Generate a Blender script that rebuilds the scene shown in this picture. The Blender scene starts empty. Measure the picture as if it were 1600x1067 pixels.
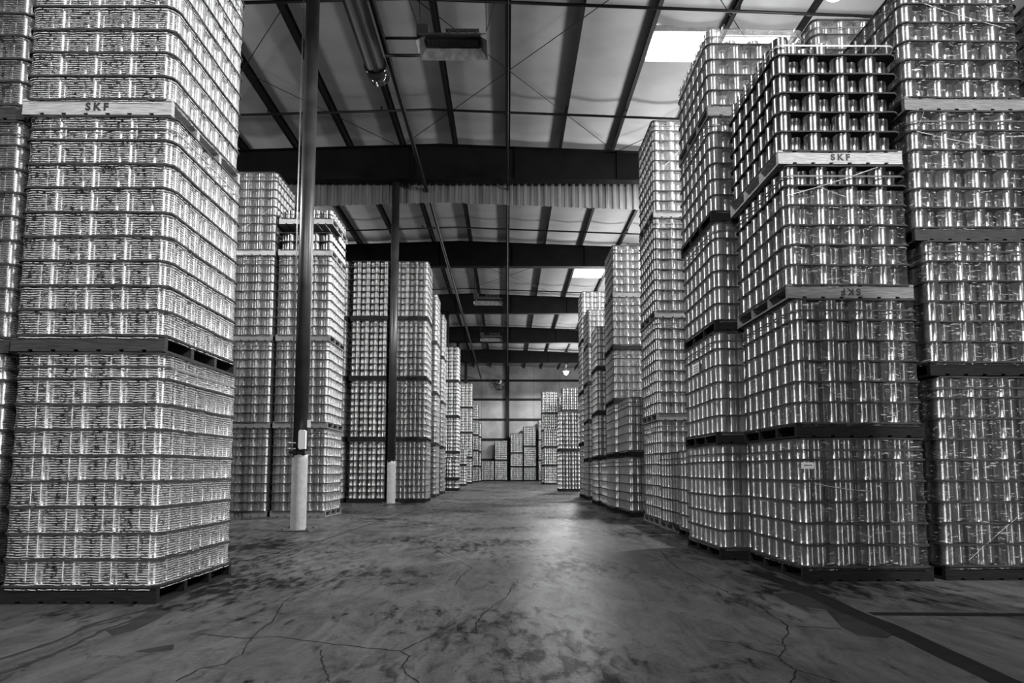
import bpy, bmesh, math, random
from mathutils import Vector, Matrix
random.seed(7)
sc = bpy.context.scene
C = sc.collection

# ------------------------------------------------------------------ camera, world, exposure
CAM_H = 0.94
FPX = 900.0            # focal length in pixels of the 1600 px frame
PYC = 665.6            # row of the optical axis (rising-front shift)
K = FPX / 1150.0       # depth scale of the hall's grid
TILT = math.atan(69.4 / FPX)
YAW = math.atan(7 / FPX)
cam = bpy.data.cameras.new('camera')
cam.sensor_width = 36.0
cam.lens = FPX / 1600 * 36.0
cam.shift_y = (PYC - 533.5) / 1600
cam.clip_start = 0.05
cam.clip_end = 300
camo = bpy.data.objects.new('camera', cam)
C.objects.link(camo)
camo.location = (0, 0, CAM_H)
camo.rotation_euler = (math.pi / 2 + TILT, 0, -YAW)
sc.camera = camo

world = bpy.data.worlds.new('world')
sc.world = world
world.use_nodes = True
world.node_tree.nodes['Background'].inputs[0].default_value = (0.5, 0.5, 0.5, 1)
world.node_tree.nodes['Background'].inputs[1].default_value = 0.3

sc.view_settings.view_transform = 'Standard'
sc.view_settings.look = 'None'
sc.view_settings.exposure = 0.0
sc.view_settings.gamma = 1.0
sc.view_settings.use_curve_mapping = False
cy = sc.cycles
cy.use_denoising = True
cy.max_bounces = 8
cy.diffuse_bounces = 4
cy.glossy_bounces = 5
cy.transparent_max_bounces = 24
cy.transmission_bounces = 4
cy.caustics_reflective = False
cy.caustics_refractive = False
cy.sample_clamp_indirect = 4.0
cy.sample_clamp_direct = 12.0

LAMP_W = 4300.0        # each hanging discharge lamp
SKY_E = 26.0           # roof light panes
# lamp positions along the hall: (x, y, watts factor)
LAMPS = [(5.0, -1.5, 1.2), (5.25, 11.0, 1.2), (5.0, 20.4, 1.0), (5.0, 29.8, 1.0), (5.0, 39.0, 1.0), (5.0, 48.2, 1.0), (4.62, 57.5, 1.0),
         (-1.9, -3.2, .75), (-9.5, 12.1, .8), (-9.5, 30.5, .8), (-9.5, 48.8, .8)]  # first in this row: lamp added behind the viewpoint for can highlights
LAMPS = [(x, y * K, w) for x, y, w in LAMPS]
LAMP_Z = 8.75


def proj(x, y, z):
    """where a world point falls in the frame; used only to tell which cans are in view"""
    c, s = math.cos(TILT), math.sin(TILT)
    x2 = x * math.cos(YAW) - y * math.sin(YAW)
    y2 = x * math.sin(YAW) + y * math.cos(YAW)
    zz = z - CAM_H
    d = y2 * c + zz * s
    return 800 + FPX * x2 / d, PYC - FPX * (zz * c - y2 * s) / d, d


def floor_at(px, py):
    """floor point seen at a place of the frame, for laying out the cracks"""
    c, s = math.cos(TILT), math.sin(TILT)
    u = (px - 800) / FPX
    v = -(py - PYC) / FPX
    dz = v * c + s
    dy = c - v * s
    t = -CAM_H / dz
    x2, y2 = u * t, dy * t
    return (x2 * math.cos(YAW) + y2 * math.sin(YAW), -x2 * math.sin(YAW) + y2 * math.cos(YAW))


# ------------------------------------------------------------------ helpers
def tag(o, label=None, cat=None, group=None, kind=None):
    if label: o['label'] = label
    if cat: o['category'] = cat
    if group: o['group'] = group
    if kind: o['kind'] = kind
    return o


def empty(name, loc=(0, 0, 0), rz=0.0, parent=None):
    o = bpy.data.objects.new(name, None)
    C.objects.link(o)
    o.location = loc
    o.rotation_euler = (0, 0, rz)
    o.empty_display_size = 0.1
    if parent: o.parent = parent
    return o


def put(name, mesh, parent=None, loc=(0, 0, 0), rz=0.0):
    o = bpy.data.objects.new(name, mesh)
    C.objects.link(o)
    o.location = loc
    if rz: o.rotation_euler = (0, 0, rz)
    if parent: o.parent = parent
    return o


class MB:
    """collects shapes into one mesh"""
    def __init__(s):
        s.v = []; s.f = []; s.sm = []

    def add(s, verts, faces, smooth=False):
        n = len(s.v)
        s.v += [tuple(p) for p in verts]
        s.f += [tuple(i + n for i in f) for f in faces]
        s.sm += [smooth] * len(faces)

    def box(s, x0, x1, y0, y1, z0, z1):
        s.add([(x0, y0, z0), (x1, y0, z0), (x1, y1, z0), (x0, y1, z0), (x0, y0, z1), (x1, y0, z1), (x1, y1, z1), (x0, y1, z1)],
              [(0, 3, 2, 1), (4, 5, 6, 7), (0, 1, 5, 4), (1, 2, 6, 5), (2, 3, 7, 6), (3, 0, 4, 7)])

    def lathe(s, prof, cx=0, cy=0, cz=0, n=24, smooth=True, cap=True, jit=0):
        vs = []
        for r, z in prof:
            for k in range(n):
                a = 2 * math.pi * k / n
                vs.append((cx + r * math.cos(a), cy + r * math.sin(a), cz + z))
        fs = []
        for i in range(len(prof) - 1):
            for k in range(n):
                k2 = (k + 1) % n
                fs.append((i * n + k, i * n + k2, (i + 1) * n + k2, (i + 1) * n + k))
        s.add(vs, fs, smooth)
        if cap:
            b = len(s.v) - len(vs)
            s.f.append(tuple(b + k for k in reversed(range(n)))); s.sm.append(False)
            m = b + (len(prof) - 1) * n
            s.f.append(tuple(m + k for k in range(n))); s.sm.append(False)

    def tube(s, p0, p1, r, n=10, r1=None):
        p0, p1 = Vector(p0), Vector(p1)
        d = (p1 - p0).normalized()
        a = d.orthogonal().normalized(); b = d.cross(a)
        r1 = r if r1 is None else r1
        vs = []
        for p, q in ((p0, r), (p1, r1)):
            for k in range(n):
                t = 2 * math.pi * k / n
                vs.append(p + a * (q * math.cos(t)) + b * (q * math.sin(t)))
        s.add(vs, [(k, (k + 1) % n, n + (k + 1) % n, n + k) for k in range(n)], True)
        m = len(s.v) - 2 * n
        s.f.append(tuple(m + k for k in reversed(range(n)))); s.sm.append(False)
        s.f.append(tuple(m + n + k for k in range(n))); s.sm.append(False)

    def mesh(s, name, mat):
        me = bpy.data.meshes.new(name)
        me.from_pydata(s.v, [], s.f)
        me.polygons.foreach_set('use_smooth', s.sm)
        if mat: me.materials.append(mat)
        me.update()
        return me

    def obj(s, name, mat, parent=None, loc=(0, 0, 0)):
        return put(name, s.mesh(name, mat), parent, loc)


def struct(o):
    o['kind'] = 'structure'
    return o


# ------------------------------------------------------------------ materials (all greys: the photograph is black and white)
def base_mat(name):
    m = bpy.data.materials.new(name)
    m.use_nodes = True
    nt = m.node_tree
    b = nt.nodes['Principled BSDF']
    return m, nt, b


def N(nt, t, **kw):
    n = nt.nodes.new(t)
    for k, v in kw.items(): setattr(n, k, v)
    return n


def g(v): return (v, v, v, 1)


def noise_mat(name, lo, hi, scale=5, rough=.6, metal=0, bump=.0, stretch=(1, 1, 1), detail=6, rlo=None, spec=None, rnd=0):
    m, nt, b = base_mat(name)
    tc = N(nt, 'ShaderNodeTexCoord'); mp = N(nt, 'ShaderNodeMapping')
    mp.inputs['Scale'].default_value = stretch
    nt.links.new(tc.outputs['Object'], mp.inputs[0])
    nz = N(nt, 'ShaderNodeTexNoise'); nz.inputs['Scale'].default_value = scale; nz.inputs['Detail'].default_value = detail
    if rnd:
        oi = N(nt, 'ShaderNodeObjectInfo')
        mu = N(nt, 'ShaderNodeVectorMath', operation='SCALE'); mu.inputs['Scale'].default_value = 1
        cmb = N(nt, 'ShaderNodeCombineXYZ')
        mm = N(nt, 'ShaderNodeMath', operation='MULTIPLY'); mm.inputs[1].default_value = 37
        nt.links.new(oi.outputs['Random'], mm.inputs[0])
        for i in range(3): nt.links.new(mm.outputs[0], cmb.inputs[i])
        ad = N(nt, 'ShaderNodeVectorMath', operation='ADD')
        nt.links.new(mp.outputs[0], ad.inputs[0]); nt.links.new(cmb.outputs[0], ad.inputs[1])
        nt.links.new(ad.outputs[0], nz.inputs['Vector'])
    else:
        nt.links.new(mp.outputs[0], nz.inputs['Vector'])
    cr = N(nt, 'ShaderNodeValToRGB')
    cr.color_ramp.elements[0].position = .3; cr.color_ramp.elements[0].color = g(lo)
    cr.color_ramp.elements[1].position = .7; cr.color_ramp.elements[1].color = g(hi)
    nt.links.new(nz.outputs['Fac'], cr.inputs[0])
    nt.links.new(cr.outputs[0], b.inputs['Base Color'])
    b.inputs['Metallic'].default_value = metal
    if spec is not None: b.inputs['Specular IOR Level'].default_value = spec
    if rlo is not None:
        mr = N(nt, 'ShaderNodeMapRange'); mr.inputs['To Min'].default_value = rlo; mr.inputs['To Max'].default_value = rough
        nt.links.new(nz.outputs['Fac'], mr.inputs[0]); nt.links.new(mr.outputs[0], b.inputs['Roughness'])
    else:
        b.inputs['Roughness'].default_value = rough
    if bump:
        bp = N(nt, 'ShaderNodeBump'); bp.inputs['Strength'].default_value = bump; bp.inputs['Distance'].default_value = .01
        nt.links.new(nz.outputs['Fac'], bp.inputs['Height']); nt.links.new(bp.outputs[0], b.inputs['Normal'])
    return m


def flat_mat(name, v, rough=.5, metal=0, spec=None):
    m, nt, b = base_mat(name)
    b.inputs['Base Color'].default_value = g(v)
    b.inputs['Roughness'].default_value = rough
    b.inputs['Metallic'].default_value = metal
    if spec is not None: b.inputs['Specular IOR Level'].default_value = spec
    return m


M = {}
M['tin'] = noise_mat('tin', .48, .66, 9, .38, 1, 0, (1, 1, 2), 2, rlo=.28, rnd=1)
M['tin_far'] = noise_mat('tin_far', .48, .66, 3, .38, 1, 0, (1, 1, 1), 2, rlo=.28, rnd=1)
for _k in ('tin', 'tin_far'):       # drawn tinplate: reflections smear along the can's height
    _nt = M[_k].node_tree; _b = _nt.nodes['Principled BSDF']
    _c = N(_nt, 'ShaderNodeCombineXYZ'); _c.inputs[2].default_value = 1.0
    _nt.links.new(_c.outputs[0], _b.inputs['Tangent'])
    _b.inputs['Anisotropic'].default_value = .93
M['sheet'] = noise_mat('slip_sheet_board', .02, .045, 4, .8, spec=.15)
M['strap_dark'] = flat_mat('strap_dark', .03, .5)
M['strap_light'] = flat_mat('strap_light', .2, .4)
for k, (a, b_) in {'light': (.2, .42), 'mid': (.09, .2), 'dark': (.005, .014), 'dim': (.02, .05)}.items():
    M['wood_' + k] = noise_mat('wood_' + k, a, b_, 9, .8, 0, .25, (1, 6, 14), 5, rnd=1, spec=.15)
M['ink'] = flat_mat('stencil_ink', .01, .7)
M['black_steel'] = flat_mat('black_steel', .012, .55, 0, .3)
M['girder'] = noise_mat('girder_paint', .003, .007, 2, .6, spec=.12)
M['purlin'] = flat_mat('purlin_paint', .007, .6, 0, .15)
M['column'] = noise_mat('column_paint', .015, .03, 5, .36, 0, .05, spec=.4)
M['sleeve'] = noise_mat('concrete_sleeve', .3, .4, 14, .8, 0, .1)
M['plate'] = flat_mat('base_plate', .05, .6)
M['white'] = flat_mat('white_plastic', .8, .35)
M['paper'] = flat_mat('paper_label', .6, .6)
M['galv'] = noise_mat('galvanised', .3, .5, 7, .4, .8, 0, rlo=.3)
M['hood'] = noise_mat('hood_steel', .1, .2, 9, .45, .7, 0, rlo=.35)
M['pipe'] = flat_mat('pipe_black', .008, .45, 0, .2)
M['duct'] = flat_mat('duct_black', .003, .45, 0, .08)
M['cap'] = flat_mat('cap_black', .02, .12)
M['grid'] = flat_mat('burner_dark', .02, .7)


def film_mat(name, haze, gloss, net, wr=1.0):
    """thin polyethylene stretch film: mostly clear, wrinkled glossy, partly milky; the net kind is rows of fine white strands"""
    m, nt, b = base_mat(name)
    nt.nodes.remove(b)
    out = nt.nodes['Material Output']
    tc = N(nt, 'ShaderNodeTexCoord'); oi = N(nt, 'ShaderNodeObjectInfo')
    mm = N(nt, 'ShaderNodeMath', operation='MULTIPLY'); mm.inputs[1].default_value = 23
    nt.links.new(oi.outputs['Random'], mm.inputs[0])
    ad = N(nt, 'ShaderNodeVectorMath', operation='ADD')
    nt.links.new(tc.outputs['Object'], ad.inputs[0]); nt.links.new(mm.outputs[0], ad.inputs[1])
    # milkiness
    n1 = N(nt, 'ShaderNodeTexNoise'); n1.inputs['Scale'].default_value = 5; n1.inputs['Detail'].default_value = 5; n1.inputs['Distortion'].default_value = 1.5
    nt.links.new(ad.outputs[0], n1.inputs['Vector'])
    r1 = N(nt, 'ShaderNodeMapRange'); r1.inputs['From Min'].default_value = .35; r1.inputs['From Max'].default_value = .75
    r1.inputs['To Min'].default_value = haze * .45; r1.inputs['To Max'].default_value = haze * 1.7
    nt.links.new(n1.outputs['Fac'], r1.inputs[0])
    # diagonal creases, their glints painted in as white
    mp = N(nt, 'ShaderNodeMapping'); mp.inputs['Rotation'].default_value = (.35, .45, .3); mp.inputs['Scale'].default_value = (5, 5, 26)
    nt.links.new(ad.outputs[0], mp.inputs[0])
    n2 = N(nt, 'ShaderNodeTexNoise'); n2.inputs['Scale'].default_value = 1.6; n2.inputs['Detail'].default_value = 4; n2.inputs['Distortion'].default_value = 2.2
    nt.links.new(mp.outputs[0], n2.inputs['Vector'])
    cr = N(nt, 'ShaderNodeValToRGB')
    cr.color_ramp.elements[0].position = .60; cr.color_ramp.elements[0].color = g(0)
    cr.color_ramp.elements[1].position = .70; cr.color_ramp.elements[1].color = g(.30 * wr)
    nt.links.new(n2.outputs['Fac'], cr.inputs[0])
    fac = N(nt, 'ShaderNodeMath', operation='ADD', use_clamp=True)
    nt.links.new(r1.outputs[0], fac.inputs[0]); nt.links.new(cr.outputs[0], fac.inputs[1])
    facout = fac.outputs[0]
    if net:
        mp3 = N(nt, 'ShaderNodeMapping'); mp3.inputs['Scale'].default_value = (1, 1, 1)
        nt.links.new(ad.outputs[0], mp3.inputs[0])
        wv = N(nt, 'ShaderNodeTexWave', wave_type='BANDS', bands_direction='Z')
        wv.inputs['Scale'].default_value = 18; wv.inputs['Distortion'].default_value = 3.5
        wv.inputs['Detail'].default_value = 3; wv.inputs['Detail Scale'].default_value = .8
        nt.links.new(mp3.outputs[0], wv.inputs['Vector'])
        n3 = N(nt, 'ShaderNodeTexNoise'); n3.inputs['Scale'].default_value = 34; n3.inputs['Detail'].default_value = 2
        nt.links.new(ad.outputs[0], n3.inputs['Vector'])
        mu = N(nt, 'ShaderNodeMath', operation='MULTIPLY')
        c3 = N(nt, 'ShaderNodeValToRGB')
        c3.color_ramp.elements[0].position = .66; c3.color_ramp.elements[0].color = g(0)
        c3.color_ramp.elements[1].position = .8; c3.color_ramp.elements[1].color = g(net)
        nt.links.new(wv.outputs['Fac'], c3.inputs[0])
        c4 = N(nt, 'ShaderNodeMapRange'); c4.inputs['From Min'].default_value = .36; c4.inputs['From Max'].default_value = .5
        nt.links.new(n3.outputs['Fac'], c4.inputs[0])
        nt.links.new(c3.outputs[0], mu.inputs[0]); nt.links.new(c4.outputs[0], mu.inputs[1])
        a2 = N(nt, 'ShaderNodeMath', operation='ADD', use_clamp=True)
        nt.links.new(facout, a2.inputs[0]); nt.links.new(mu.outputs[0], a2.inputs[1])
        facout = a2.outputs[0]
    bp = N(nt, 'ShaderNodeBump'); bp.inputs['Strength'].default_value = 1.0; bp.inputs['Distance'].default_value = .02
    nt.links.new(n2.outputs['Fac'], bp.inputs['Height'])
    tr = N(nt, 'ShaderNodeBsdfTransparent'); tr.inputs[0].default_value = g(.93)
    gl = N(nt, 'ShaderNodeBsdfGlossy'); gl.inputs['Color'].default_value = g(.9); gl.inputs['Roughness'].default_value = .16
    nt.links.new(bp.outputs[0], gl.inputs['Normal'])
    df = N(nt, 'ShaderNodeBsdfDiffuse'); df.inputs[0].default_value = g(.8)
    tl = N(nt, 'ShaderNodeBsdfTranslucent'); tl.inputs[0].default_value = g(.8)
    dm = N(nt, 'ShaderNodeMixShader'); dm.inputs[0].default_value = .3
    nt.links.new(df.outputs[0], dm.inputs[1]); nt.links.new(tl.outputs[0], dm.inputs[2])
    fr = N(nt, 'ShaderNodeFresnel'); fr.inputs[0].default_value = 1.35
    fm = N(nt, 'ShaderNodeMath', operation='MULTIPLY', use_clamp=True); fm.inputs[1].default_value = gloss
    nt.links.new(fr.outputs[0], fm.inputs[0])
    m1 = N(nt, 'ShaderNodeMixShader')
    nt.links.new(fm.outputs[0], m1.inputs[0]); nt.links.new(tr.outputs[0], m1.inputs[1]); nt.links.new(gl.outputs[0], m1.inputs[2])
    m2 = N(nt, 'ShaderNodeMixShader')
    nt.links.new(facout, m2.inputs[0]); nt.links.new(m1.outputs[0], m2.inputs[1]); nt.links.new(dm.outputs[0], m2.inputs[2])
    nt.links.new(m2.outputs[0], out.inputs[0])
    return m


M['film_clear'] = film_mat('film_clear', .02, 1.2, 0, 1.9)
M['film_hazy'] = film_mat('film_hazy', .09, 1.3, 0, .5)
M['film_net'] = film_mat('film_net', .02, .8, .75, .1)
M['film_net_light'] = film_mat('film_net_light', .03, .8, .2, .15)
M['film_rope'] = flat_mat('film_rope', .3, .25)


def emis(name, v, s):
    m, nt, b = base_mat(name)
    b.inputs['Base Color'].default_value = g(.8)
    b.inputs['Emission Color'].default_value = g(v)
    b.inputs['Emission Strength'].default_value = s
    return m


M['pane'] = emis('skylight_pane', 1, SKY_E)
M['bulb'] = emis('lamp_bulb', 1, 14)

# ------------------------------------------------------------------ the hall: floor, roof, walls, frame
XL, XR, YB, YF = -16.0, 15.6, -8.0, 67.4 * K
BAY = 9.14 * K
RIDGE = -2.0


def roof_z(x): return 10.69 - .035 * abs(x - RIDGE)


def floor_mat():
    m, nt, b = base_mat('concrete_floor')
    tc = N(nt, 'ShaderNodeTexCoord')
    def noise(sc_, det, dist=0, vec=None, rough=.6):
        n = N(nt, 'ShaderNodeTexNoise'); n.inputs['Scale'].default_value = sc_; n.inputs['Detail'].default_value = det
        n.inputs['Distortion'].default_value = dist; n.inputs['Roughness'].default_value = rough
        nt.links.new(vec or tc.outputs['Object'], n.inputs['Vector']); return n
    mp = N(nt, 'ShaderNodeMapping'); mp.inputs['Scale'].default_value = (1.6, .55, 1)
    nt.links.new(tc.outputs['Object'], mp.inputs[0])
    big = noise(.55, 5, .6)
    mid = noise(2.6, 9, .8, mp.outputs[0], .72)
    fine = noise(38, 6)
    cr = N(nt, 'ShaderNodeValToRGB')
    e = cr.color_ramp.elements
    e[0].position = .28; e[0].color = g(.011); e[1].position = .6; e[1].color = g(.076)
    k = e.new(.42); k.color = g(.045)
    nt.links.new(mid.outputs['Fac'], cr.inputs[0])
    c2 = N(nt, 'ShaderNodeMapRange'); c2.inputs['From Min'].default_value = .3; c2.inputs['From Max'].default_value = .7
    c2.inputs['To Min'].default_value = .68; c2.inputs['To Max'].default_value = 1.15
    nt.links.new(big.outputs['Fac'], c2.inputs[0])
    c3 = N(nt, 'ShaderNodeMapRange'); c3.inputs['To Min'].default_value = .55; c3.inputs['To Max'].default_value = 1.4
    nt.links.new(fine.outputs['Fac'], c3.inputs[0])
    m1 = N(nt, 'ShaderNodeMath', operation='MULTIPLY'); nt.links.new(c2.outputs[0], m1.inputs[0]); nt.links.new(c3.outputs[0], m1.inputs[1])
    # dark scuffed stains
    st = noise(1.3, 10, 1.6, None, .75)
    s1 = N(nt, 'ShaderNodeValToRGB'); s1.color_ramp.elements[0].position = .56; s1.color_ramp.elements[0].color = g(1)
    s1.color_ramp.elements[1].position = .68; s1.color_ramp.elements[1].color = g(.4)
    nt.links.new(st.outputs['Fac'], s1.inputs[0])
    m2 = N(nt, 'ShaderNodeMath', operation='MULTIPLY'); nt.links.new(m1.outputs[0], m2.inputs[0]); nt.links.new(s1.outputs[0], m2.inputs[1])
    sm = N(nt, 'ShaderNodeMapping'); sm.inputs['Scale'].default_value = (3.2, 1.3, 1); sm.inputs['Rotation'].default_value = (0, 0, .5)
    nt.links.new(tc.outputs['Object'], sm.inputs[0])
    sc1 = noise(3.6, 11, .5, sm.outputs[0], .62)
    sc2 = noise(.5, 2)
    sb = N(nt, 'ShaderNodeMath', operation='MULTIPLY'); sb.inputs[1].default_value = .5; nt.links.new(sc2.outputs['Fac'], sb.inputs[0])
    sa = N(nt, 'ShaderNodeMath', operation='MULTIPLY_ADD'); sa.inputs[1].default_value = .5; nt.links.new(sc1.outputs['Fac'], sa.inputs[0]); nt.links.new(sb.outputs[0], sa.inputs[2])
    s3in = sa
    s3 = N(nt, 'ShaderNodeValToRGB'); s3.color_ramp.elements[0].position = .5; s3.color_ramp.elements[0].color = g(1)
    s3.color_ramp.elements[1].position = .585; s3.color_ramp.elements[1].color = g(.15)
    nt.links.new(s3in.outputs[0], s3.inputs[0])
    sd = N(nt, 'ShaderNodeMath', operation='MULTIPLY'); nt.links.new(m2.outputs[0], sd.inputs[0]); nt.links.new(s3.outputs[0], sd.inputs[1])
    m2 = sd
    # hairline crazing
    dv = N(nt, 'ShaderNodeVectorMath', operation='MULTIPLY_ADD')
    nz = noise(2.2, 6)
    nt.links.new(nz.outputs['Color'], dv.inputs[0]); dv.inputs[1].default_value = (.7, .7, 0)
    nt.links.new(tc.outputs['Object'], dv.inputs[2])
    vo = N(nt, 'ShaderNodeTexVoronoi', feature='DISTANCE_TO_EDGE'); vo.inputs['Scale'].default_value = .75
    nt.links.new(dv.outputs[0], vo.inputs['Vector'])
    vr = N(nt, 'ShaderNodeMapRange'); vr.inputs['From Max'].default_value = .006; vr.inputs['To Min'].default_value = .35
    nt.links.new(vo.outputs['Distance'], vr.inputs[0])
    mk = noise(.9, 2)
    mr = N(nt, 'ShaderNodeMapRange'); mr.inputs['From Min'].default_value = .47; mr.inputs['From Max'].default_value = .53
    nt.links.new(mk.outputs['Fac'], mr.inputs[0])
    mx = N(nt, 'ShaderNodeMath', operation='MAXIMUM'); nt.links.new(vr.outputs[0], mx.inputs[0]); nt.links.new(mr.outputs[0], mx.inputs[1])
    m3 = N(nt, 'ShaderNodeMath', operation='MULTIPLY'); nt.links.new(m2.outputs[0], m3.inputs[0]); nt.links.new(mx.outputs[0], m3.inputs[1])
    fin = N(nt, 'ShaderNodeVectorMath', operation='MULTIPLY')
    nt.links.new(cr.outputs[0], fin.inputs[0]); nt.links.new(m3.outputs[0], fin.inputs[1])
    nt.links.new(fin.outputs[0], b.inputs['Base Color'])
    rr = N(nt, 'ShaderNodeMapRange'); rr.inputs['From Min'].default_value = .3; rr.inputs['From Max'].default_value = .7
    rr.inputs['To Min'].default_value = .5; rr.inputs['To Max'].default_value = .24
    sp = N(nt, 'ShaderNodeMath', operation='MULTIPLY'); sp.inputs[1].default_value = .10
    nt.links.new(s3.outputs[0], sp.inputs[0]); nt.links.new(sp.outputs[0], b.inputs['Specular IOR Level'])
    nt.links.new(mid.outputs['Fac'], rr.inputs[0]); nt.links.new(rr.outputs[0], b.inputs['Roughness'])
    bp = N(nt, 'ShaderNodeBump'); bp.inputs['Strength'].default_value = .5; bp.inputs['Distance'].default_value = .004
    ad = N(nt, 'ShaderNodeMath', operation='MULTIPLY_ADD'); nt.links.new(mid.outputs['Fac'], ad.inputs[0]); ad.inputs[1].default_value = .25; nt.links.new(fine.outputs['Fac'], ad.inputs[2])
    nt.links.new(ad.outputs[0], bp.inputs['Height']); nt.links.new(bp.outputs[0], b.inputs['Normal'])
    return m


mb = MB(); mb.box(XL, XR, YB, YF, -.2, 0)
struct(mb.obj('floor', floor_mat()))

# roof lining: white-faced insulation sagging between the purlins
PUR = 1.55
GIRD = [20.85 * K + BAY * (k - 1) for k in range(-2, 6)]      # frame lines
mb = MB()
nx = int((XR - XL) / (PUR / 8)); ny = int((YF - YB) / .33)
vs = []
for j in range(ny + 1):
    y = YB + (YF - YB) * j / ny
    for i in range(nx + 1):
        x = XL + (XR - XL) * i / nx
        u = (x / PUR) % 1.0
        fy = ((y - GIRD[0]) / BAY) % 1.0
        near = max(0, 1 - min(fy, 1 - fy) * BAY / 1.0)
        sag = .07 * math.sin(math.pi * u) * (1 - near * .3)
        wr = .012 * math.sin(fy * 70 + 2.2 * math.sin(math.pi * u)) * math.exp(-((min(fy, 1 - fy) * BAY - 1.3) / .7) ** 2) * math.sin(math.pi * u)
        vs.append((x, y, roof_z(x) - sag - wr + .02 + .10 * near * math.sin(math.pi * u) * 0))
fs = [(j * (nx + 1) + i, (j + 1) * (nx + 1) + i, (j + 1) * (nx + 1) + i + 1, j * (nx + 1) + i + 1) for j in range(ny) for i in range(nx)]
mb.add(vs, fs, True)
M['lining'] = noise_mat('roof_lining', .24, .3, 1.2, .7, 0, .35, (1, 1.6, 1), 6)
struct(mb.obj('ceiling', M['lining']))
mb = MB(); mb.box(XL, XR, YB, YF, 10.95, 11.05)
struct(mb.obj('ceiling', M['black_steel']))


def wall_mat():
    m, nt, b = base_mat('wall_lining')
    tc = N(nt, 'ShaderNodeTexCoord')
    n = N(nt, 'ShaderNodeTexNoise'); n.inputs['Scale'].default_value = .7; n.inputs['Detail'].default_value = 6
    nt.links.new(tc.outputs['Object'], n.inputs['Vector'])
    cr = N(nt, 'ShaderNodeValToRGB'); cr.color_ramp.elements[0].position = .3; cr.color_ramp.elements[0].color = g(.12)
    cr.color_ramp.elements[1].position = .7; cr.color_ramp.elements[1].color = g(.26)
    nt.links.new(n.outputs['Fac'], cr.inputs[0])
    br = N(nt, 'ShaderNodeSeparateXYZ'); nt.links.new(tc.outputs['Object'], br.inputs[0])
    a = N(nt, 'ShaderNodeMath', operation='DIVIDE'); a.inputs[1].default_value = 2.4
    nt.links.new(br.outputs[0], a.inputs[0])
    f = N(nt, 'ShaderNodeMath', operation='FRACT'); nt.links.new(a.outputs[0], f.inputs[0])
    c = N(nt, 'ShaderNodeMath', operation='GREATER_THAN'); c.inputs[1].default_value = .02; nt.links.new(f.outputs[0], c.inputs[0])
    mr = N(nt, 'ShaderNodeMapRange'); mr.inputs['To Min'].default_value = .55; nt.links.new(c.outputs[0], mr.inputs[0])
    s = N(nt, 'ShaderNodeVectorMath', operation='MULTIPLY'); nt.links.new(cr.outputs[0], s.inputs[0]); nt.links.new(mr.outputs[0], s.inputs[1])
    nt.links.new(s.outputs[0], b.inputs['Base Color']); b.inputs['Roughness'].default_value = .7
    return m


M['wall'] = wall_mat()
M['wall_side'] = noise_mat('wall_side', .03, .05, 1, .8)
for nm, bx, mt in (('wall_back', (XL, XR, YF, YF + .2, 0, 11), M['wall']), ('wall_front', (XL, XR, YB - .2, YB, 0, 11), M['wall_side']),
                   ('wall_left', (XL - .2, XL, YB, YF, 0, 11), M['wall_side']), ('wall_right', (XR, XR + .2, YB, YF, 0, 11), M['wall_side'])):
    mb = MB(); mb.box(*bx); struct(mb.obj(nm, mt))

# two glowing panels added behind the viewpoint to streak highlights down the cans
M['door_light'] = emis('dock_daylight', 1, 13.0)
for i, (xa, xb) in enumerate(((-3.75, -2.85), (9.2, 10.3))):
    mb = MB(); mb.box(xa, xb, YB + .01, YB + .03, 0, 3.6)
    o = struct(mb.obj('door_%d' % (i + 1), M['door_light']))
    mb = MB()
    for b5 in ((xa - .12, xa, 0, 3.7), (xb, xb + .12, 0, 3.7), (xa - .12, xb + .12, 3.6, 3.75)): mb.box(b5[0], b5[1], YB, YB + .1, b5[2], b5[3])
    mb.obj('door_frame', M['girder'], o)

# girts and wind columns on the far wall
for z in (1.93, 3.78, 5.6, 7.45, 9.2):
    mb = MB(); mb.box(XL, XR, YF - .2, YF - .001, z - .09, z + .09); struct(mb.obj('wall_girt', M['girder']))
for x in (-9.1, 0, 9.1):
    mb = MB(); mb.box(x - .16, x + .16, YF - .5, YF - .21, 0, 10.5); struct(mb.obj('wall_column', M['girder']))

# purlins run the length of the hall, Z sections
for k in range(-10, 11):
    x = k * PUR
    if x < XL or x > XR: continue
    z = roof_z(x)
    mb = MB()
    mb.box(x - .008, x + .008, YB, YF, z - .20, z)
    mb.box(x - .06, x + .03, YB, YF, z - .21, z - .198)
    mb.box(x - .008, x + .07, YB, YF, z - .004, z + .008)
    mb.box(x + .05, x + .07, YB, YF, z - .21, z - .01) if k in (0,) else None
    struct(mb.obj('roof_purlin_beam', M['purlin']))

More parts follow.
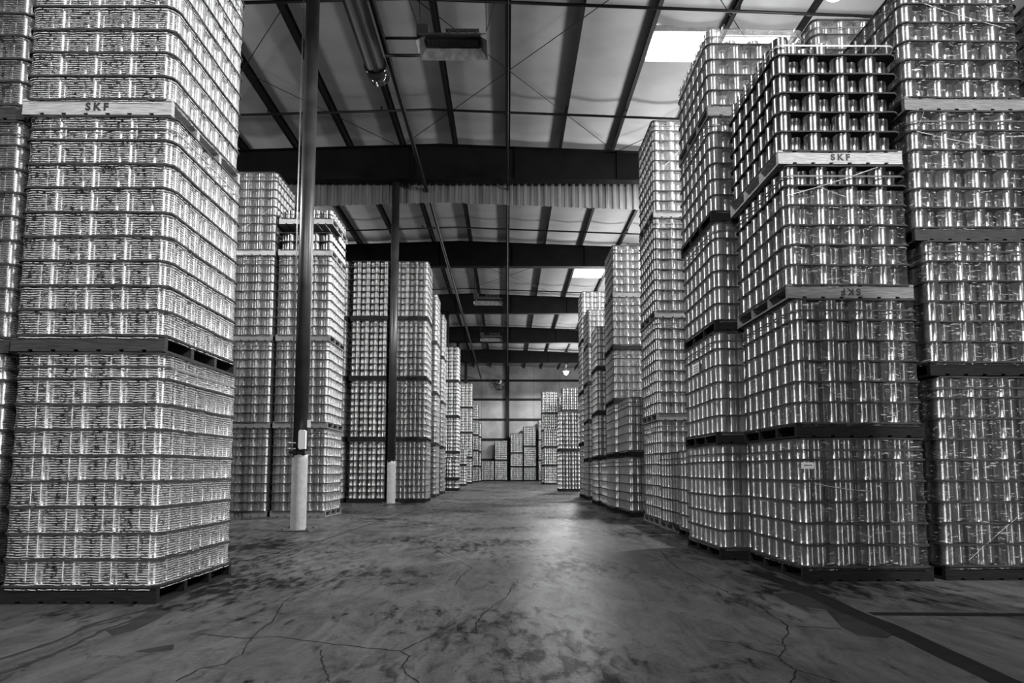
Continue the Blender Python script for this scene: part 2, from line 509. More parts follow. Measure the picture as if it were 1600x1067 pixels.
# tapered plate girders, one per frame line
for gy in GIRD[1:]:
    if gy > YF - .3: gy = YF - .75
    mb = MB()
    for s0, s1 in ((XL, RIDGE), (RIDGE, XR)):
        t0, t1 = roof_z(s0) - .21, roof_z(s1) - .21
        for ya, yb, dz0, dz1 in ((-.01, .01, 0, 0),):
            mb.add([(s0, gy + ya, 9.42), (s1, gy + ya, 9.42), (s1, gy + yb, 9.42), (s0, gy + yb, 9.42),
                    (s0, gy + ya, t0), (s1, gy + ya, t1), (s1, gy + yb, t1), (s0, gy + yb, t0)],
                   [(0, 3, 2, 1), (4, 5, 6, 7), (0, 1, 5, 4), (1, 2, 6, 5), (2, 3, 7, 6), (3, 0, 4, 7)])
        mb.box(s0, s1, gy - .13, gy + .13, 9.40, 9.42)
        mb.add([(s0, gy - .13, t0 - .02), (s1, gy - .13, t1 - .02), (s1, gy + .13, t1 - .02), (s0, gy + .13, t0 - .02),
                (s0, gy - .13, t0), (s1, gy - .13, t1), (s1, gy + .13, t1), (s0, gy + .13, t0)],
               [(0, 3, 2, 1), (4, 5, 6, 7), (0, 1, 5, 4), (1, 2, 6, 5), (2, 3, 7, 6), (3, 0, 4, 7)])
    for x in range(-15, 16, 3):
        mb.box(x + .2, x + .215, gy - .12, gy + .12, 9.42, roof_z(x) - .23)
    struct(mb.obj('roof_girder_beam', M['girder']))

# corrugated smoke curtain hanging behind the second girder
mb = MB()
cx = XL; y0 = 20.85 * K + .35
prof = []
while cx < XR:
    for dx, dy in ((0, 0), (.06, 0), (.085, .035), (.145, .035), (.17, 0)):
        prof.append((cx + dx, y0 - dy))
    cx += .205
vs = []
for x, y in prof:
    vs.append((x, y, 8.92 - .035 * abs(x - RIDGE)))
    vs.append((x, y, 9.9))
mb.add(vs, [(2 * i, 2 * i + 2, 2 * i + 3, 2 * i + 1) for i in range(len(prof) - 1)])
M['curtain'] = noise_mat('corrugated_steel', .1, .24, 2.5, .4, .3, 0, (2, 1, .2), 4)
cur = mb.obj('corrugated_smoke_curtain', M['curtain'])
tag(cur, 'corrugated sheet metal panel hanging across the hall under the nearest dark girder', 'panel')

# skylights
nw = 1
for sy, k0, k1, ln in ((4.97, 2, 5, .9), (12.12, 2, 5, .83), (19.4, 3, 6, 1.0), (26.92, 2, 3, 1.17), (41.2, 3, 5, 1.0)):
    for k in range(k0, k1):
        xa, xb = k * PUR + .08, (k + 1) * PUR - .08
        mb = MB()
        za = roof_z((xa + xb) / 2) - .12
        mb.box(xa, xb, sy - ln / 2, sy + ln / 2, za, za + .01)
        w = struct(mb.obj('window_%d' % nw, M['pane'])); nw += 1
        mb = MB()
        for b4 in ((xa - .02, xb + .02, sy - ln / 2 - .05, sy - ln / 2), (xa - .02, xb + .02, sy + ln / 2, sy + ln / 2 + .05)):
            mb.box(*b4, za - .02, za + .12)
        mb.obj('window_frame', M['galv'], w)


# ------------------------------------------------------------------ lamps
def lamp_meshes():
    a = MB(); a.lathe([(.02, .62), (.09, .60), (.11, .45), (.11, .25), (.07, .2)], n=20)
    b = MB(); b.lathe([(.08, .22), (.16, .14), (.27, 0), (.285, -.01), (.26, .0), (.15, .135), (.07, .2)], n=28, cap=False)
    c = MB(); c.lathe([(.03, .1), (.12, .04), (.17, -.05), (.175, -.13), (.14, -.23), (.07, -.29), (.01, -.30)], n=24)
    d = MB(); d.tube((0, 0, .6), (0, 0, 1.72), .008)
    return (a.mesh('housing', M['galv']), b.mesh('shade', M['galv']), c.mesh('bulb', M['bulb']), d.mesh('hanger', M['black_steel']))


lm = lamp_meshes()
where = {0: 'hanging over the first bay on the right', 1: 'hanging above the tall stacks just past the unwrapped load', 2: 'hanging right of the corrugated panel',
         3: 'hanging beyond the corrugated panel on the right', 4: 'hanging over the middle of the right-hand row', 5: 'hanging over the far half of the right-hand row',
         6: 'glowing on its wire before the far wall', 7: 'hanging behind the viewpoint', 8: 'hanging over the left bays near the tall pale stacks',
         9: 'hanging over the left bays half way down', 10: 'hanging over the left bays near the far wall'}
for i, (x, y, w) in enumerate(LAMPS):
    r = empty('high_bay_lamp', (x, y, LAMP_Z))
    tag(r, 'round discharge lamp ' + where[i], 'lamp', 'hanging discharge lamps')
    for nm, me in zip(('housing', 'lamp_shade', 'bulb', 'hanger'), lm): put(nm, me, r)
    L = bpy.data.lights.new('lamp_light', 'SPOT')
    L.energy = LAMP_W * w; L.shadow_soft_size = .16; L.spot_size = math.radians(178); L.spot_blend = .12
    lo = bpy.data.objects.new('lamp_light', L); C.objects.link(lo); lo.parent = r; lo.location = (0, 0, -.36)
    L.energy *= .8
    L2 = bpy.data.lights.new('lamp_glow', 'POINT'); L2.energy = LAMP_W * w * .2; L2.shadow_soft_size = .5
    lo2 = bpy.data.objects.new('lamp_glow', L2); C.objects.link(lo2); lo2.parent = r; lo2.location = (0, 0, -.95)

# ------------------------------------------------------------------ columns
def column_meshes():
    out = []
    a = MB(); a.lathe([(.112, 0), (.112, 9.4)], n=28); out.append(('pole', a.mesh('pole', M['column'])))
    b = MB()
    n = 28
    prof = [(.119, .02), (.119, 1.1), (.119, 1.2), (.113, 1.2)]
    b.lathe(prof, n=n, cap=False)
    for i in range(n * 2, n * 4):
        x, y, z = b.v[i]; b.v[i] = (x, y, z - .05 * max(0, math.sin(i % n * .45)) - .02 * math.sin(i % n * 1.9))
    out.append(('concrete_sleeve', b.mesh('concrete_sleeve', M['sleeve'])))
    c = MB(); c.box(-.25, .25, -.22, .22, 0, .02); out.append(('base_plate', c.mesh('base_plate', M['plate'])))
    for sx in (-.19, .19):
        for sy in (-.16, .16):
            d = MB(); d.lathe([(.016, .02), (.016, .06)], cx=sx, cy=sy, n=8); out.append(('bolt', d.mesh('bolt', M['plate'])))
    e = MB(); e.box(-.14, .14, -.14, .14, 9.38, 9.4); out.append(('cap_plate', e.mesh('cap_plate', M['girder'])))
    return out


cm = column_meshes()
cl = ['round black steel column with a pale concrete sleeve, nearest of the row',
      'round black steel column with pale sleeve, second from the camera',
      'dark steel column rising behind the left stacks half way down the hall',
      'dark steel column rising behind the left stacks well down the hall',
      'dark steel column near the far wall, seen above the left stacks']
for i, y in enumerate((11.72, 20.95, 39.35, 48.3, 57.4)):
    r = empty('steel_column', (-3.29, y * K, 0))
    tag(r, cl[i], 'column', 'round steel columns down the left side')
    for nm, me in cm: put(nm, me, r)
    if i == 0:
        a = MB(); a.tube((-.13, -.06, 1.15), (-.13, -.06, 9.38), .012, 8); a.obj('conduit', M['galv'], r)
        a = MB()
        hw, hh = .055, .155
        a.add([(x, y_, z) for y_ in (-.17, -.115) for x, z in ((-hw, -hh + .03), (-hw + .02, -hh), (hw, -hh + .01), (hw, hh - .02), (hw - .03, hh), (-hw + .02, hh), (-hw, hh - .03))],
              [tuple(range(7)), tuple(reversed(range(7, 14)))] + [(k, k + 7, (k + 1) % 7 + 7, (k + 1) % 7) for k in range(7)])
        s = a.obj('switch_box', M['white'], r, (.08, 0, 1.42))
        a = MB(); a.box(.115, .165, -.05, -.04, 1.62, 1.74); a.obj('tag', M['white'], r)
        for z in (1.28, 1.37):
            a = MB(); a.tube((-.16, -.12, z), (-.03, -.12, z), .012); a.obj('clamp_bar', M['galv'], r)
        a = MB(); a.box(-.13, .12, -.13, .12, 1.2, 1.25); a.obj('collar', M['black_steel'], r)

# ------------------------------------------------------------------ pipes, rods, duct, heaters, fan
zs = lambda x: roof_z(x) - .34
lbl = {10.84: 'nearest across the top of the view', 14.4: 'just before the first big girder', 21.72: 'seen just beyond the corrugated panel',
       29.27: 'between the second and third dark girders', 37.03: 'between the third and fourth dark girders', 44.3: 'last before the far wall'}
for y in lbl:
    r = empty('sprinkler_pipe', (0, y, 0))
    tag(r, 'thin dark sprinkler pipe under the roof, ' + lbl[y], 'pipe', 'cross sprinkler pipes')
    a = MB(); a.tube((XL, 0, zs(XL)), (RIDGE, 0, zs(RIDGE)), .03, 8); a.tube((RIDGE, 0, zs(RIDGE)), (XR, 0, zs(XR)), .03, 8)
    a.obj('pipe_run', M['pipe'], r)
    for x in (-9.2, -6.25, -3.3, -.35 + 1.9, 4.2 + .45, 7.6):
        a = MB(); a.tube((x, 0, zs(x)), (x, 0, zs(x) + .1), .018, 8); a.lathe([(.03, .1), (.03, .11)], cx=x, cz=zs(x), n=8)
        a.obj('sprinkler_head', M['pipe'], r)

a = MB(); a.tube((-2.42, YB + .2, 9.28), (-2.42, YF - .8, 9.28), .055, 12)
o = a.obj('main_pipe', M['pipe']); tag(o, 'long dark main pipe running the length of the hall under the girders', 'pipe')
a = MB(); a.tube((0.0, YB + .2, 9.32), (0.0, YF - .8, 9.32), .022, 8)
o = a.obj('electrical_conduit', M['pipe']); tag(o, 'thin dark conduit running down the middle of the hall', 'conduit')

r = empty('flue_duct', (-2.64, -.25, 9.0))
tag(r, 'glossy black round flue duct ending beside the nearest gas heater', 'duct')
a = MB(); a.tube((0, 0, 0), (0, 11.15, 0), .2, 24); a.obj('duct_body', M['duct'], r)
a = MB(); a.tube((0, 11.15, 0), (0, 11.5, 0), .225, 24); a.obj('end_cap', M['cap'], r)


def heater(x, y, z, label):
    r = empty('gas_heater', (x, y, z)); tag(r, label, 'heater', 'hanging gas heaters')
    w = .66
    a = MB()   # flared reflector hood, open towards the floor and the viewer
    top = [(-w + .14, -.10, .12), (w - .14, -.10, .12), (w - .14, .16, .12), (-w + .14, .16, .12)]
    bot = [(-w, -.3, -.12), (w, -.3, -.12), (w, .22, -.12), (-w, .22, -.12)]
    t = .012
    for i in range(4):
        p, q = top[i], top[(i + 1) % 4]; u, v = bot[i], bot[(i + 1) % 4]
        if i == 0: u = (-w, -.26, .05); v = (w, -.26, .05)
        a.add([p, q, v, u, (p[0], p[1], p[2] + t), (q[0], q[1], q[2] + t), (v[0], v[1], v[2] + t), (u[0], u[1], u[2] + t)],
              [(0, 1, 2, 3), (7, 6, 5, 4), (0, 4, 5, 1), (1, 5, 6, 2), (2, 6, 7, 3), (3, 7, 4, 0)])
    a.obj('reflector_hood', M['hood'], r)
    a = MB()
    for k in range(12): a.box(-w + .16 + k * .083, -w + .235 + k * .083, -.06, .12, .08, .1)
    a.obj('burner_tiles', M['grid'], r)
    a = MB(); a.box(-w + .13, w - .13, -.1, .16, .125, .2); a.obj('gas_box', M['grid'], r)
    for k in range(4):
        a = MB(); a.box(-.1 + k * .17, -.06 + k * .17, -.02, .02, .2, .31); a.obj('bracket', M['grid'], r)
    a = MB(); a.box(-.14, .5, -.03, .03, .31, .34); a.obj('rail', M['grid'], r)
    a = MB(); a.box(-w - .02, -w + .2, -.12, .1, .16, .36); a.obj('valve_box', M['grid'], r)
    for sx in (-w + .03, w - .02):
        for dx in (-.03, -.42 if sx < 0 else .3):
            a = MB(); a.tube((sx, 0, .3), (sx + dx, 0, 10.52 - z), .007, 6); a.obj('chain', M['pipe'], r)
    return r


h0 = heater(-1.05, 10.44, 9.03, 'metal gas heater with flared reflector hanging from chains, nearest of three')
a = MB(); a.tube((-1.3, 0, .16), (-.62, 0, .16), .025, 8); a.obj('gas_pipe', M['pipe'], h0)
a = MB(); a.tube((-1.3, 0, -.19), (-.62, 0, -.19), .03, 8); a.obj('lower_pipe', M['pipe'], h0)
heater(-.9, 26.3, 8.78, 'metal gas heater hanging from the roof, middle one of three down the hall')
heater(-.96, 34.0, 8.8, 'metal gas heater hanging from the roof, farthest of three down the hall')

a0 = []
def rods(x0, x1, ya, yb, label):
    ya, yb = ya * K, yb * K
    for (p, q, w_) in (((x0, ya), (x1, yb), 'rising away to the right'), ((x1, ya), (x0, yb), 'rising away to the left')):
        a = MB(); a.tube((p[0], p[1], roof_z(p[0]) - .3), (q[0], q[1], roof_z(q[0]) - .3), .009, 6)
        o = a.obj('brace_rod', M['pipe']); tag(o, 'thin roof brace rod ' + label + ', ' + w_.replace('rising away to the', 'slanting away'), 'rod', 'diagonal roof rods')
rods(-3.05, 3.1, 12.2, 20.55, 'over the aisle before the first girder')
rods(-9.2, -3.2, 12.2, 20.55, 'over the left bay before the first girder')
rods(3.2, 9.2, 12.2, 20.55, 'over the right bay before the first girder')
rods(-3.05, 3.1, 30.4, 38.8, 'over the aisle in the third bay')

r = empty('wall_fan', (-.72, YF - .55, 8.75)); tag(r, 'round dark extractor fan high on the far wall', 'fan')
a = MB()
a.lathe([(.44, -.06), (.5, -.06), (.5, .06), (.44, .06), (.44, -.06)], n=28, cap=False)
me = a.mesh('fan_ring', M['grid']); me.transform(Matrix.Rotation(math.pi / 2, 4, 'X')); put('ring', me, r)
for k in range(5):
    a = MB(); a.box(.05, .42, -.01, .01, -.09, .09); me = a.mesh('fan_blade', M['galv'])
    me.transform(Matrix.Rotation(.5, 4, 'X')); me.transform(Matrix.Rotation(k * 2 * math.pi / 5, 4, 'Y')); put('blade', me, r)
a = MB(); a.tube((0, -.08, 0), (0, .08, 0), .07, 14); a.obj('hub', M['grid'], r)

# ------------------------------------------------------------------ floor cracks, joints and tar
def strip(pts, w0, name, mat, z=.0015, jit=.0, sub=5, vary=1.0):
    P = [Vector(floor_at(*p)) for p in pts]
    Q = []
    for i in range(len(P) - 1):
        for k in range(sub):
            q = P[i].lerp(P[i + 1], k / sub)
            Q.append(q + Vector((random.uniform(-jit, jit), random.uniform(-jit, jit))))
    Q.append(P[-1])
    vs = []
    for i, q in enumerate(Q):
        d = (Q[min(i + 1, len(Q) - 1)] - Q[max(i - 1, 0)]).normalized()
        n = Vector((-d.y, d.x)) * (w0 * (1 + vary * random.uniform(-.45, .3)) / 2)
        vs += [(q.x + n.x, q.y + n.y, z), (q.x - n.x, q.y - n.y, z)]
    mb = MB(); mb.add(vs, [(2 * i, 2 * i + 1, 2 * i + 3, 2 * i + 2) for i in range(len(Q) - 1)])
    return struct(mb.obj(name, mat))


M['crack'] = flat_mat('crack', .012, .9, 0, .1)
M['tar'] = noise_mat('tar_joint', .004, .010, 12, .8, 0, .2, spec=.08)
M['joint'] = noise_mat('floor_joint', .008, .022, 6, .8, spec=.12)
A = lambda l: [(x / 2, 840 + y / 2) for x, y in l]
B = lambda l: [(800 + x / 2, 760 + y / 2) for x, y in l]
for pts in (A([(925, 175), (885, 205), (850, 262), (800, 300), (770, 335), (755, 365), (700, 395), (620, 412), (550, 450)]),
            A([(630, 300), (700, 308), (770, 315), (860, 308), (930, 318), (1000, 328), (1060, 335), (1150, 345), (1250, 355), (1290, 335), (1370, 300), (1440, 295), (1490, 298)]),
            A([(1000, 350), (1005, 380), (1015, 410), (1030, 450)]), A([(1250, 355), (1280, 370), (1258, 405), (1275, 430), (1310, 454)]),
            A([(1355, 30), (1390, 55), (1440, 75), (1475, 95), (1440, 120), (1420, 150)]),
            A([(1600, 155), (1580, 190), (1540, 215), (1505, 245), (1485, 270), (1490, 298)]),
            B([(565, 280), (600, 300), (650, 318), (700, 345), (770, 372), (810, 400), (860, 435), (865, 460), (845, 480), (855, 510), (830, 535), (850, 550), (890, 575), (950, 590), (1020, 612)]),
            B([(860, 435), (940, 440), (1030, 445)]), B([(620, 480), (700, 488), (770, 515), (830, 530)]), B([(890, 575), (870, 614)]),
            B([(140, 62), (132, 80), (160, 97), (200, 108)]), B([(460, 200), (510, 250), (565, 280)]),
            A([(925, 175), (1040, 130), (1090, 100), (1180, 88)])):
    strip(pts, .009, 'floor_crack', M['crack'], .0012, .006)
strip([(-60, 1052), (0, 1030), (85, 1003), (150, 973), (240, 950), (310, 915), (400, 880), (500, 845), (600, 812), (700, 783)], .035, 'floor_joint', M['joint'], .0010, .004)
strip([(-60, 1068), (40, 1040), (110, 1010), (160, 985), (240, 957)], .03, 'floor_joint', M['joint'], .0010, .01)
strip(B([(740, 262), (850, 300), (960, 345), (1060, 392), (1180, 440), (1330, 512), (1500, 592), (1600, 640)]), .15, 'floor_joint', M['tar'], .0011, .001, 5, .15)
strip(B([(1120, 398), (1300, 399), (1500, 401), (1700, 402)]), .09, 'floor_joint', M['tar'], .0011, .001, 5, .15)
for poly in (B([(810, 335), (900, 330), (1000, 360), (1050, 385), (1200, 460), (1170, 475), (1080, 465), (1030, 440), (980, 385), (870, 370)]),
             A([(330, 290), (400, 270), (470, 225), (540, 228), (480, 262), (420, 290), (350, 305)]),
             A([(420, 355), (500, 340), (545, 333), (540, 350), (470, 360)])):
    mb = MB(); pp = [floor_at(*p) for p in poly]
    mb.add([(p[0], p[1], .0008) for p in pp], [tuple(range(len(pp)))[::-1]])
    struct(mb.obj('floor_stain', M['joint']))

# ------------------------------------------------------------------ loads of cans
CD, PH = .155, .125           # can diameter, pallet height
PW, PL = 1.118, 1.113         # pallet front width and length
ROW = CD * .8661
T6, T9 = .182, .1855


def can_mesh(name, n, mat, beads, hh, lid=True):
    a = MB(); add_can(a, 0, 0, 0, hh, n, beads); return a.mesh(name, mat)


def add_can(a, x, y, z, hh, n, beads):
    R = CD / 2 - .0004
    pr = [(R - .0035, .0), (R, .0008), (R, .0045), (R - .0018, .0065)]
    rb = R - .0018
    if beads:
        z0, z1, nb = .030, hh - .030, 10
        for k in range(nb * 4 + 1):
            pr.append((rb - .0005 * (.5 - .5 * math.cos(k * math.pi / 2)), z0 + (z1 - z0) * k / (nb * 4)))
    pr += [(rb, hh - .0065), (R, hh - .0045), (R, hh - .0008), (R - .003, hh)]
    pr += [(R - .004, hh - .012), (R - .03, hh - .012)] if not beads else [(R - .0032, hh - .03), (R - .0032, .012)]
    a.lathe(pr, x, y, z, n)


def cells(side, rnd_=None):
    """can centres of one tier; local origin is the pallet's near aisle corner, x runs away from the aisle"""
    mx = (PW - (7 * ROW + CD)) / 2 + CD / 2
    my = (PL - 7 * CD) / 2 + CD / 2
    out = []
    for i in range(8):
        nn = 7 - (i % 2)
        for j in range(nn):
            out.append((i, j, nn, side * (mx + i * ROW), my + (j + .5 * (i % 2)) * CD))
    return out


def rr_loop(x0, x1, y0, y1, r, nc=6, ns=7):
    pts = []
    for cx_, cy_, a0_ in ((x1 - r, y1 - r, 0), (x0 + r, y1 - r, 90), (x0 + r, y0 + r, 180), (x1 - r, y0 + r, 270)):
        for k in range(nc + 1):
            a_ = math.radians(a0_ + 90 * k / nc)
            pts.append((cx_ + r * math.cos(a_), cy_ + r * math.sin(a_)))
    res = []
    for i, p in enumerate(pts):
        q = pts[(i + 1) % len(pts)]
        res.append(p)
        if math.dist(p, q) > .2:
            for k in range(1, ns): res.append((p[0] + (q[0] - p[0]) * k / ns, p[1] + (q[1] - p[1]) * k / ns))
    return res


cache = {}


def sheet_mesh(side, seed):
    key = ('sheet', side, seed)
    if key not in cache:
        rg = random.Random(seed * 31 + side)
        e = -.007
        x0, x1 = (e, PW - e) if side > 0 else (-PW + e, -e)
        lp = rr_loop(x0, x1, e, PL - e, .075)
        n = len(lp)
        ph = rg.uniform(0, 6)
        mb = MB()
        cxm, cym = (x0 + x1) / 2, PL / 2
        rings = []
        # centre, inner ring, edge (drooping a little between the cans), bottom edge
        wav = [(.0022 * math.sin(i * .83 + ph) + .0018 * math.sin(i * 2.1 + ph * 2)) for i in range(n)]
        inn = [(cxm + (x - cxm) * .93, cym + (y - cym) * .94, .0035) for x, y in lp]
        edg = [(x, y, .0035 + w) for (x, y), w in zip(lp, wav)]
        bot = [(x, y, -.011 + w) for (x, y), w in zip(lp, wav)]
        inb = [(cxm + (x - cxm) * .985, cym + (y - cym) * .988, 0) for x, y in lp]
        vs = inn + edg + bot + inb
        fs = []
        for r_ in range(3):
            for i in range(n): fs.append((r_ * n + i, (r_ + 1) * n + i, (r_ + 1) * n + (i + 1) % n, r_ * n + (i + 1) % n))
        fs.append(tuple(range(n)))
        fs.append(tuple(3 * n + i for i in reversed(range(n))))
        mb.add(vs, fs)
        cache[key] = mb.mesh('slip_sheet', M['sheet'])
    return cache[key]


def wrap_mesh(side, tiers, T, film, seed, top_cut=0.0):
    key = ('wrap', side, tiers, T, film, seed, top_cut)
    if key not in cache:
        rg = random.Random(seed * 17 + tiers)
        mb = MB(); rings = []
        H = tiers * T
        zl = []
        for k in range(tiers):
            for f, o_ in ((.03, .002), (.25, -.004), (.75, -.004), (.93, .002)): zl.append((PH + (k + f) * T, o_))
        if top_cut: zl = [q for q in zl if q[0] < PH + H - top_cut]
        zl = [(PH - .03, .004)] + zl
        n = None
        for zz, o_ in zl:
            e = .001 - o_
            x0, x1 = (e, PW - e) if side > 0 else (-PW + e, -e)
            lp = rr_loop(x0, x1, e, PL - e, .08)
            n = len(lp)
            rings.append([(x, y, zz + (.004 * math.sin(i * .7 + zz * 9 + seed))) for i, (x, y) in enumerate(lp)])
        vs = [v for r_ in rings for v in r_]
        fs = [(a_ * n + i, a_ * n + (i + 1) % n, (a_ + 1) * n + (i + 1) % n, (a_ + 1) * n + i) for a_ in range(len(rings) - 1) for i in range(n)]
        mb.add(vs, fs, True)
        cache[key] = mb.mesh('stretch_wrap', M[film])
    return cache[key]


def strap_mesh(side, mat):
    key = ('strap', side, mat)
    if key not in cache:
        mb = MB()
        x0, x1 = (-.003, PW + .003) if side > 0 else (-PW - .003, .003)
        lo = rr_loop(x0, x1, -.003, PL + .003, .08); n = len(lo)
        c_ = ((x0 + x1) / 2, PL / 2)
        inn = [(c_[0] + (x - c_[0]) * .997, c_[1] + (y - c_[1]) * .9975) for x, y in lo]
        vs = [(x, y, -.008) for x, y in lo] + [(x, y, .008) for x, y in lo] + [(x, y, .008) for x, y in inn] + [(x, y, -.008) for x, y in inn]
        mb.add(vs, [(r_ * n + i, r_ * n + (i + 1) % n, ((r_ + 1) % 4) * n + (i + 1) % n, ((r_ + 1) % 4) * n + i) for r_ in range(4) for i in range(n)])
        cache[key] = mb.mesh('strap', M[mat])
    return cache[key]


def pallet_parts(side, wood, detail):
    key = ('pal', side, wood, detail)
    if key not in cache:
        sx = lambda a_, b_: (a_, b_) if side > 0 else (-b_, -a_)
        deck = MB()
        for k in range(7):
            x0 = .001 + k * (PW - .002 - .128) / 6
            xa, xb = sx(x0, x0 + .128)
            deck.box(xa, xb, 0, PL, PH - .018, PH - .001)
            deck.box(xa, xb, 0, PL, .001, .017)
        st = []
        for y0 in (0.004, .36, .72, PL - .044):
            m_ = MB(); xa, xb = sx(0, PW); m_.box(xa, xb, y0, y0 + .04, .0172, PH - .0182); st.append(m_)
        if detail:
            cache[key] = (deck.mesh('deck_boards', M['wood_' + wood]), [m_.mesh('stringer', M['wood_' + wood]) for m_ in st])
        else:
            for m_ in st: deck.add(m_.v, m_.f)
            cache[key] = (deck.mesh('pallet', M['wood_' + wood]), [])
    return cache[key]


def cans_mesh(side, tiers, T, skip, n):
    key = ('cans', side, tiers, T, skip, n)
    if key not in cache:
        mb = MB()
        for k in range(tiers):
            for (i, j, nn, x, y) in cells(side):
                if not (i in (0, 7) or j in (0, 1, nn - 1) or (i == 1) or (k == tiers - 1 and detail_top)): continue
                if (k, i, j) in skip: continue
                add_can(mb, x, y, PH + k * T + .0045, T - .0052, n, False)
        cache[key] = mb.mesh('cans', M['tin_far'] if n < 20 else M['tin'])
    return cache[key]


detail_top = False
cans_proto = {T6: can_mesh('can', 30, M['tin'], True, T6 - .0052), T9: can_mesh('can', 30, M['tin'], True, T9 - .0052)}
# the remaining mass must be the far side of the pallet only; a plain filler keeps daylight from showing through the middle


def text_mesh(txt, size, name, center=True, offset=.0035, extrude=.0006):
    cu = bpy.data.curves.new(name, 'FONT')
    cu.body = txt; cu.size = size; cu.extrude = extrude; cu.offset = offset
    if center: cu.align_x = 'CENTER'; cu.align_y = 'CENTER'
    o = bpy.data.objects.new('tmp', cu); C.objects.link(o)
    bpy.context.view_layer.update()
    me = bpy.data.meshes.new_from_object(o.evaluated_get(bpy.context.evaluated_depsgraph_get()))
    bpy.data.objects.remove(o)
    me.name = name; me.materials.clear(); me.materials.append(M['ink'])
    return me


def stencil(parent, side, flip=False, size=.08, txt='SKF', zoff=0):
    if 'sten' not in cache: cache['sten'] = text_mesh(' '.join(txt), size, 'stencil_lettering')
    o = put('stencil_lettering', cache['sten'], parent)
    o.location = (side * PW * .5, .002, PH / 2)
    o.rotation_euler = (math.pi / 2, math.pi if flip else 0, 0)
    return o


LV = ['bottom', 'second from floor', 'third from floor', 'fourth from floor', 'fifth from floor']
SIDEG = {'L': 'pallets of cans stacked left of the aisle', 'R': 'pallets of cans stacked right of the aisle', 'W': 'pallets of cans stacked against the far wall'}


def load(side, x, y, z, tiers, T, film, wood, detail, label, group, seed, strap='strap_dark', drop=(), rz=0.0, topsheet=True, top_cut=0.0, sten=None):
    r = empty('pallet_of_cans', (x, y, z), rz)
    tag(r, label, 'can pallet', group)
    deck, strs = pallet_parts(side, wood, detail)
    d = put('wooden_pallet', deck, r)
    for s_ in strs: put('stringer', s_, d)
    if sten: stencil(d, side, sten == 'flip')
    # individual cans: the ones in view that show largest
    skip = set(drop)
    if detail:
        cand = []
        for k in range(tiers):
            for (i, j, nn, cx_, cy_) in cells(side):
                if (k, i, j) in skip: continue
                if i == 0 or j == 0 or (k == tiers - 1 and (j < 2) and not topsheet):
                    px, py, dd = proj(x + cx_, y + cy_, z + PH + (k + .5) * T)
                    if -25 < px < 1625 and -25 < py < 1090:
                        cand.append((dd + (.25 if (j == 0 and i % 2) else 0), k, i, j, cx_, cy_))
        cand.sort()
        rg = random.Random(seed)
        for (_, k, i, j, cx_, cy_) in cand[:100]:
            skip.add((k, i, j))
            put('can', cans_proto[T], r, (cx_ + rg.uniform(-.0008, .0008), cy_ + rg.uniform(-.001, .001), PH + k * T + .0045))
        if film is None: pass
    c_ = put('cans', cans_mesh(side, tiers, T, frozenset(skip), 24 if detail else 14), r)
    c_['kind'] = 'stuff'
    for k in range(0, tiers + (1 if topsheet else 0)):
        put('slip_sheet', sheet_mesh(side, (seed + k * 3) % 5), r, (0, 0, PH + k * T))
    if strap: put('strap', strap_mesh(side, strap), r, (0, 0, PH + (tiers - .55) * T))
    if film: put('stretch_wrap', wrap_mesh(side, tiers, T, film, seed % 3, top_cut), r)
    return r


def stack(side, x, y, spec, desc, grp='', detail=0, dxs=None, Tn=None):
    """spec: list of (tiers, film, wood) or dicts, from the floor up"""
    z = 0; out = []
    seed = int(abs(x * 131 + y * 17))
    y *= K
    seed = seed + (3 if side > 0 else 0)
    for lv, s_ in enumerate(spec):
        s_ = dict(s_)
        t = s_.pop('t'); film = s_.pop('f'); wood = s_.pop('w')
        T = Tn or (T9 if t >= 9 else T6)
        if T not in (T6, T9): T = T6
        dx = dxs[lv] if dxs else (random.uniform(-.012, .012) if lv else 0)
        dy = random.uniform(-.012, .012) if lv else 0
        look = s_.pop('look', 'silvery' if (y > 26 and not film) else {'film_net': 'net-wrapped', 'film_net_light': 'net-wrapped', 'film_clear': 'clear-wrapped', 'film_hazy': 'milky-wrapped', None: 'unwrapped'}[film])
        lev = LV[lv] if len(spec) > 1 else 'single load'
        if lv == len(spec) - 1 and lv > 0: lev = 'topmost'
        lab = s_.pop('label', '%s cans on %s pallet, %s %s' % (look, {'light': 'pale', 'mid': 'grey'}.get(wood, 'dark'), lev, ('in ' if len(spec) > 1 else '') + desc))
        out.append(load(side, x + dx, y + dy, z, t, T, film, wood, detail, lab, SIDEG[grp or ('R' if side > 0 else 'L')], seed + lv * 7,
                        rz=random.uniform(-.004, .004), **s_))
        z += PH + t * T + .009
    return out


def S(t, f, w='mid', **k): return dict(t=t, f=f, w=w, **k)


HZ, NT, NL, CLR = 'film_hazy', 'film_net', 'film_net_light', 'film_clear'
# ---- left of the aisle
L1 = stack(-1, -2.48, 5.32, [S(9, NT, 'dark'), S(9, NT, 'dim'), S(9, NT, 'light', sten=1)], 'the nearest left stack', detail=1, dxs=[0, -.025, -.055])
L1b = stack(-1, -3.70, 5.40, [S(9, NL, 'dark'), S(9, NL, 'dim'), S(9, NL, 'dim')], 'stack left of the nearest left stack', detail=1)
L2a = stack(-1, -3.67, 15.0, [S(9, NL, 'mid', sten=1), S(9, NL, 'mid', sten=1), S(9, NL, 'mid'),
            S(3, None, 'light', sten=1, strap=None, topsheet=False, drop=[(2, i, j) for i in range(8) for j in range(4) if (i, j) != (5, 1)]),
            S(1, None, 'light', sten=1, topsheet=False)], 'stack right behind the nearest column', detail=1)
L2b = stack(-1, -4.86, 15.0, [S(9, NL, 'mid', sten=1), S(9, NL, 'mid'), S(9, NL, 'mid'), S(9, NL, 'light')], 'taller stack left of the nearest column', detail=1)
